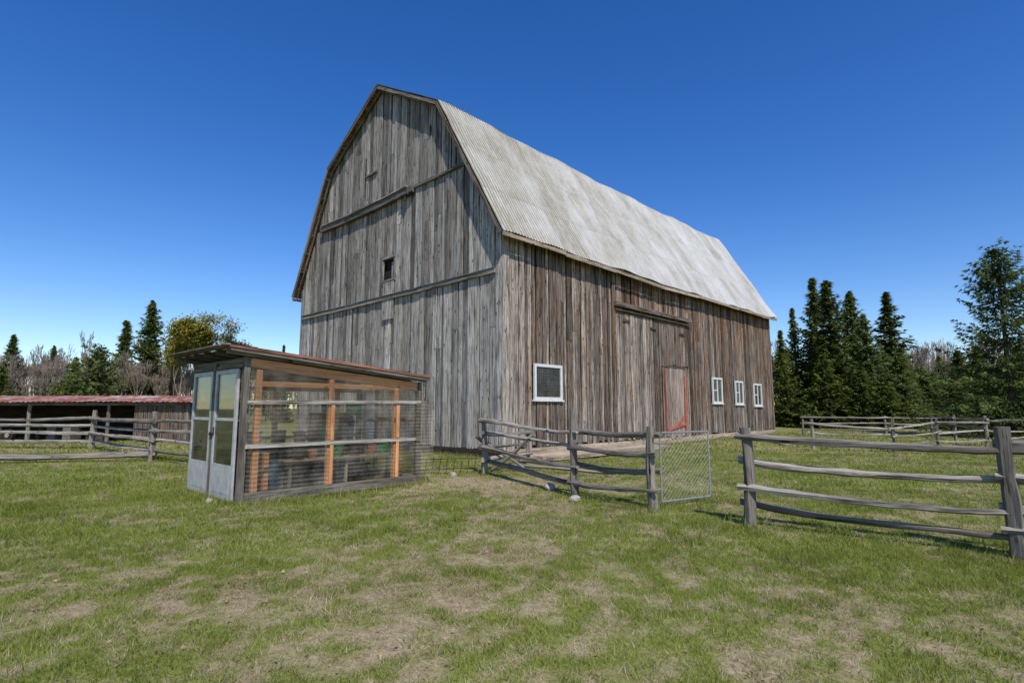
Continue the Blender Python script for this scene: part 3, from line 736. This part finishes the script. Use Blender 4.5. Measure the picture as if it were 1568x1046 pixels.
# ------------------------------------------------------------------ open shed on the left
sd=empty('low_open_shed',(-15.4,26.5,0),math.radians(178.5))
sm=MB()
Ls=24
for k in range(7):
    x=.1+k*Ls/6.2;sm.log((x,0,-.1),(x,0,1.82),.08,.07,rnd=(R(.2,.6),.3),mi=0)
sm.beam((0,0,1.80),(Ls,0,1.80),.12,.14,(.2,.3),0)
sm.box((0,-3.9,0),(Ls,-3.8,2.2),'x',(.1,.3),1);sm.box((Ls-.1,-3.8,0),(Ls,0,1.8),'y',(.1,.3),1);
x=.05
while x<2.6: sm.box((x,.02,.05),(x+.2,.05,1.75),'z',(R(0,.3),.8),2);x+=.22
sm.box((0,-3.8,0),(.05,0,1.85),'y',(.2,.6),2)
for k in range(46):
    x=R(3.2,Ls-1);y=R(-3,-.4)
    t=random.random()
    if t<.5: sm.log((x,y,R(.05,.7)),(x+R(-1.3,1.3),y+R(-.5,.5),R(.05,1.0)),.05,.05,rnd=(R(0,.8),R(0,1)),mi=1)
    elif t<.8: sm.box((x,y,0),(x+R(.3,.9),y+R(.3,.7),R(.2,.8)),'x',None,random.choice([0,1,2,1]))
    else: sm.log((x,y,.28),(x+.16,y,.28),.28,.28,n=14,segs=1,wob=0,rough=0,mi=1)
for (x,y) in ((9,-.3),(11.2,-.35),(14,-.4)):
    sm.log((x,y,.3),(x,y+.15,.3),.3,.3,n=16,segs=1,wob=0,rough=0,mi=1,rnd=(.0,.0));sm.log((x,y+.151,.3),(x,y+.17,.3),.11,.11,n=12,segs=1,wob=0,rough=0,mi=0)
obj('posts_walls_and_clutter',sm.mesh('shed_body',[M_rail,M_dark,M_side]),sd)
X,T=np.meshgrid(np.linspace(-.3,Ls+.3,400),np.linspace(0,1,6))
Y=.45-4.6*T;Z=1.90+.38*T+.02*np.sin(X*2*np.pi/.25)+.05*(fbm(X*.5,T*2,2)-.5)
V=np.stack([X,Y,Z],-1).reshape(-1,3);n=400;i,j=np.meshgrid(np.arange(n-1),np.arange(5));b=(j*n+i).ravel()
F=np.stack([b,b+1,b+n+1,b+n],-1);lc=np.stack([X,T*4,T*0],-1).reshape(-1,3)
obj('rusty_roof',fast_mesh('rusty_roof',V,F,[M_shed],None,lc),sd)

# ------------------------------------------------------------------ trees
def trunk(V,F,mi,Hh,r,seg=8,n=7,bend=.15):
    for k in range(seg+1):
        t=k/seg;rr=r*(1-t)**.8+.01
        for i in range(n):
            a=2*math.pi*i/n;V.append((math.cos(a)*rr+bend*math.sin(t*2),math.sin(a)*rr,Hh*t))
    for k in range(seg):
        for i in range(n):
            j=(i+1)%n;p=k*n
            F.append((p+i,p+j,p+n+j));F.append((p+i,p+n+j,p+n+i));mi+=[1,1]
def conifer(name,Hh,Rad,seed,mat,dens=1.0,ln=.34,wd=.15,low=.02,sparse=.0,power=.85,step=.22,m=4,var=.3):
    rs=random.Random(seed);V=[];F=[];mi=[]
    trunk(V,F,mi,Hh*.97,Hh*.012+.04)
    rnd=[(.3,0,0,1)]*len(V)
    z=Hh*low
    rowr=1;asym=rs.uniform(0,6.28)
    while z<Hh*.99:
        t=z/Hh
        rowr=.5*rowr+.5*rs.uniform(1-var,1+var)
        env=Rad*((1-t)**power)*(.6+.4*min(1,(t-low+.05)/.14))*rowr+.06
        nb=max(3,int((5.5+2.5*(1-t))*dens))
        off=rs.uniform(0,6.28)
        for bi in range(nb):
            if rs.random()<sparse: continue
            ph=off+bi*6.283/nb+rs.uniform(-.35,.35)
            L=env*rs.uniform(.5,1.25)*(1+.15*math.cos(ph-asym+t*3))
            e0=-.30+.85*t+rs.uniform(-.18,.18)
            cp,sp=math.cos(ph),math.sin(ph)
            tone=rs.uniform(0,.7)
            z0=z+rs.uniform(-.15,.15)
            steps=max(2,int(L/.17))
            for k in range(steps+1):
                q_=(k+.4)/(steps+.4)
                if q_<.10 and t<.8: continue
                rr=L*q_;zz=z0+rr*math.tan(e0)+.18*L*q_*q_
                w_=.32*L*(1-q_)+.11
                for c in range(m):
                    lat=rs.uniform(-1,1)*w_
                    px=cp*rr-sp*lat;py=sp*rr+cp*lat;pz=zz+rs.uniform(-.13,.08)-.15*abs(lat)
                    dang=ph+(lat/w_)*.9+rs.uniform(-.5,.5)
                    l=ln*rs.uniform(.6,1.3);w2=wd*rs.uniform(.6,1.2)
                    dz=rs.uniform(-.7,.3)
                    dx,dy=math.cos(dang),math.sin(dang)
                    nx,ny=-dy*w2/2,dx*w2/2;tz=rs.uniform(-.7,.7)*w2
                    b=len(V)
                    V+= [(px+nx-dx*l*.4,py+ny-dy*l*.4,pz+tz),(px-nx-dx*l*.4,py-ny-dy*l*.4,pz-tz),(px+dx*l*.6,py+dy*l*.6,pz+dz*l)]
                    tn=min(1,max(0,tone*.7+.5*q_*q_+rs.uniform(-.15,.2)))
                    rnd+=[(tn,0,0,1)]*3;F.append((b,b+1,b+2));mi.append(0)
        z+=step*rs.uniform(.8,1.25)*(1 if t<.7 else .75)
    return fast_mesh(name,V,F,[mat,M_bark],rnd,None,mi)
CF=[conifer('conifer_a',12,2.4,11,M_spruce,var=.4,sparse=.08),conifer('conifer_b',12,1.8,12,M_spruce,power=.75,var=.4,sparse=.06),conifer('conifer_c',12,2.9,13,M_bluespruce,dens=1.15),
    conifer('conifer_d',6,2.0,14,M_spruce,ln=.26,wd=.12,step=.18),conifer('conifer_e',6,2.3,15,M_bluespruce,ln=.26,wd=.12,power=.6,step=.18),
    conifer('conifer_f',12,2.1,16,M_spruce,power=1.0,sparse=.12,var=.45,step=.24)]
CH=[12,12,12,6,6,12]
def tree(k,x,y,h,wide=1.0,name='spruce_tree'):
    s=h/CH[k];obj(name,CF[k],None,(x,y,-.1),(R(-.02,.02),R(-.02,.02),R(0,6.28)),(s*wide,s*wide,s))
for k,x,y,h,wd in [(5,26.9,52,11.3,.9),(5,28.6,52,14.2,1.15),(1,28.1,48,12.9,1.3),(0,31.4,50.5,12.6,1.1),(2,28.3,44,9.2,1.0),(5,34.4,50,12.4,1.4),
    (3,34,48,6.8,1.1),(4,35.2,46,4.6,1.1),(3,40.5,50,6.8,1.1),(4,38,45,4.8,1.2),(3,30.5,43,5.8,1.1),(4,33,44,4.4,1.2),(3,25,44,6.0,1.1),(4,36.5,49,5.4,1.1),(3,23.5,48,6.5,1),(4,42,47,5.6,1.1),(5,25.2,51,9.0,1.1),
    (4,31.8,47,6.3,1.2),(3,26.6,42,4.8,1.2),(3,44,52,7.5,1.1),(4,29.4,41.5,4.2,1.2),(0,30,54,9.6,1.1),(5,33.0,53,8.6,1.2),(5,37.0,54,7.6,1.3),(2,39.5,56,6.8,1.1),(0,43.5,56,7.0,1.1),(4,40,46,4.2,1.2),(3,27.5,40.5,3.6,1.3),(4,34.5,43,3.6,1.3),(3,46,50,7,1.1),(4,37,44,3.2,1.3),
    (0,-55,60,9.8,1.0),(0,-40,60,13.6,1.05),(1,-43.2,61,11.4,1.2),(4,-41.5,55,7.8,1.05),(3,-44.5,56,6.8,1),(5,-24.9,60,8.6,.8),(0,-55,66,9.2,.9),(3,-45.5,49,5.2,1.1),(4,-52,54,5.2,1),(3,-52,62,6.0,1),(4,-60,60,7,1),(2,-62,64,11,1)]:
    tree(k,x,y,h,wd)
big=conifer('large_spruce',10.7,4.0,21,M_bluespruce,dens=1.2,ln=.25,wd=.09,low=.03,sparse=.10,power=.72,step=.23,m=5,var=.32)
obj('large_spruce_tree',big,None,(27.0,30,-.1))

def prism(V,F,mi,a,b,r0,r1,m=1):
    d=(b-a).normalized();x=d.orthogonal().normalized();y=d.cross(x);k=len(V)
    for p,r in ((a,r0),(b,r1)):
        for i in range(3):
            an=i*2.0944;v=p+x*(math.cos(an)*r)+y*(math.sin(an)*r);V.append((v.x,v.y,v.z))
    for i in range(3):
        j=(i+1)%3;F.append((k+i,k+j,k+3+j));F.append((k+i,k+3+j,k+3+i));mi+=[m,m]
def decid(name,Hh,seed,leaves=0,mat=M_bare,spread=1.0,leafmat=None,depth=6,thick=1.0,lsize=1.0,twig=.012):
    rs=random.Random(seed);V=[];F=[];mi=[];tips=[]
    def grow(p,d,L,r,dep):
        segs=2;q0=p
        for s in range(segs):
            d=(d+Vector((rs.uniform(-.15,.15),rs.uniform(-.15,.15),rs.uniform(-.02,.16)))).normalized()
            q1=q0+d*(L/segs);prism(V,F,mi,q0,q1,r*(1-.25*s),r*(.75-.2*s));q0=q1
            if dep<=3: tips.append(q1.copy())
        if dep==0: return
        for c in range(rs.choice([2,3,3])):
            nd=(d+Vector((rs.uniform(-1,1),rs.uniform(-1,1),rs.uniform(-.2,.5)))*.62*spread).normalized()
            grow(q0,nd,L*rs.uniform(.62,.85),max(twig*thick,r*.58),dep-1)
    grow(Vector((0,0,0)),Vector((0,0,1)),Hh*.22,Hh*.011*thick,depth)
    rnd=[(.5,0,0,1)]*len(V)
    for tpt in tips:
        for _ in range(leaves):
            c=tpt+Vector((rs.gauss(0,.3),rs.gauss(0,.3),rs.gauss(0,.25)));u=Vector((rs.uniform(-1,1),rs.uniform(-1,1),rs.uniform(-1,1))).normalized()*.10*lsize
            w_=u.orthogonal().normalized()*.08*lsize;b=len(V)
            for v in (c-u-w_,c-u+w_,c+u): V.append((v.x,v.y,v.z))
            tn=rs.random();rnd+=[(tn,0,0,1)]*3;F.append((b,b+1,b+2));mi.append(0)
    zm=max(v[2] for v in V);V=[(v[0]*Hh/zm,v[1]*Hh/zm,v[2]*Hh/zm) for v in V]
    return fast_mesh(name,V,F,[leafmat or M_bud,mat],rnd,None,mi)
bud=decid('budding_tree',11.5,5,leaves=8,spread=.72,depth=6,lsize=1.1)
for x,y,s,rz_ in [(-31.4,55,1.03,1),(-34.0,57,.92,3),(-30.2,58,.86,4.5),(-36.4,60,.78,2)]:
    obj('budding_tree',bud,None,(x,y,-.1),(0,0,rz_),(s*.9,s*.9,s))
BM=[decid('bare_tree_mesh_%d'%i,10,40+i,depth=6,thick=1.4,spread=.5,twig=.014) for i in range(4)]
fo=empty('distant_bare_forest')
def bare(x,y,s): obj('bare_tree',BM[random.randrange(4)],fo,(x,y,-.2),(0,0,R(0,6.28)),(s*.85,s*.85,s*R(.9,1.1)))
for i in range(400):
    x=R(-125,125)
    if abs(x)<12: continue
    bare(x,R(66,108),R(.75,1.1))
for i in range(60): bare(R(24,60),R(54,66),R(.6,.95))
for i in range(220): bare(R(-75,-24),R(56,72),R(.45,.8))
fc=empty('distant_conifer_treeline')
for i in range(90):
    x=R(-150,150);y=R(105,125);k=i%3;s=R(.5,.85)
    obj('distant_conifer',CF[k],fc,(x,y,-.2),(0,0,R(0,6)),(s,s,s*R(.75,1)))
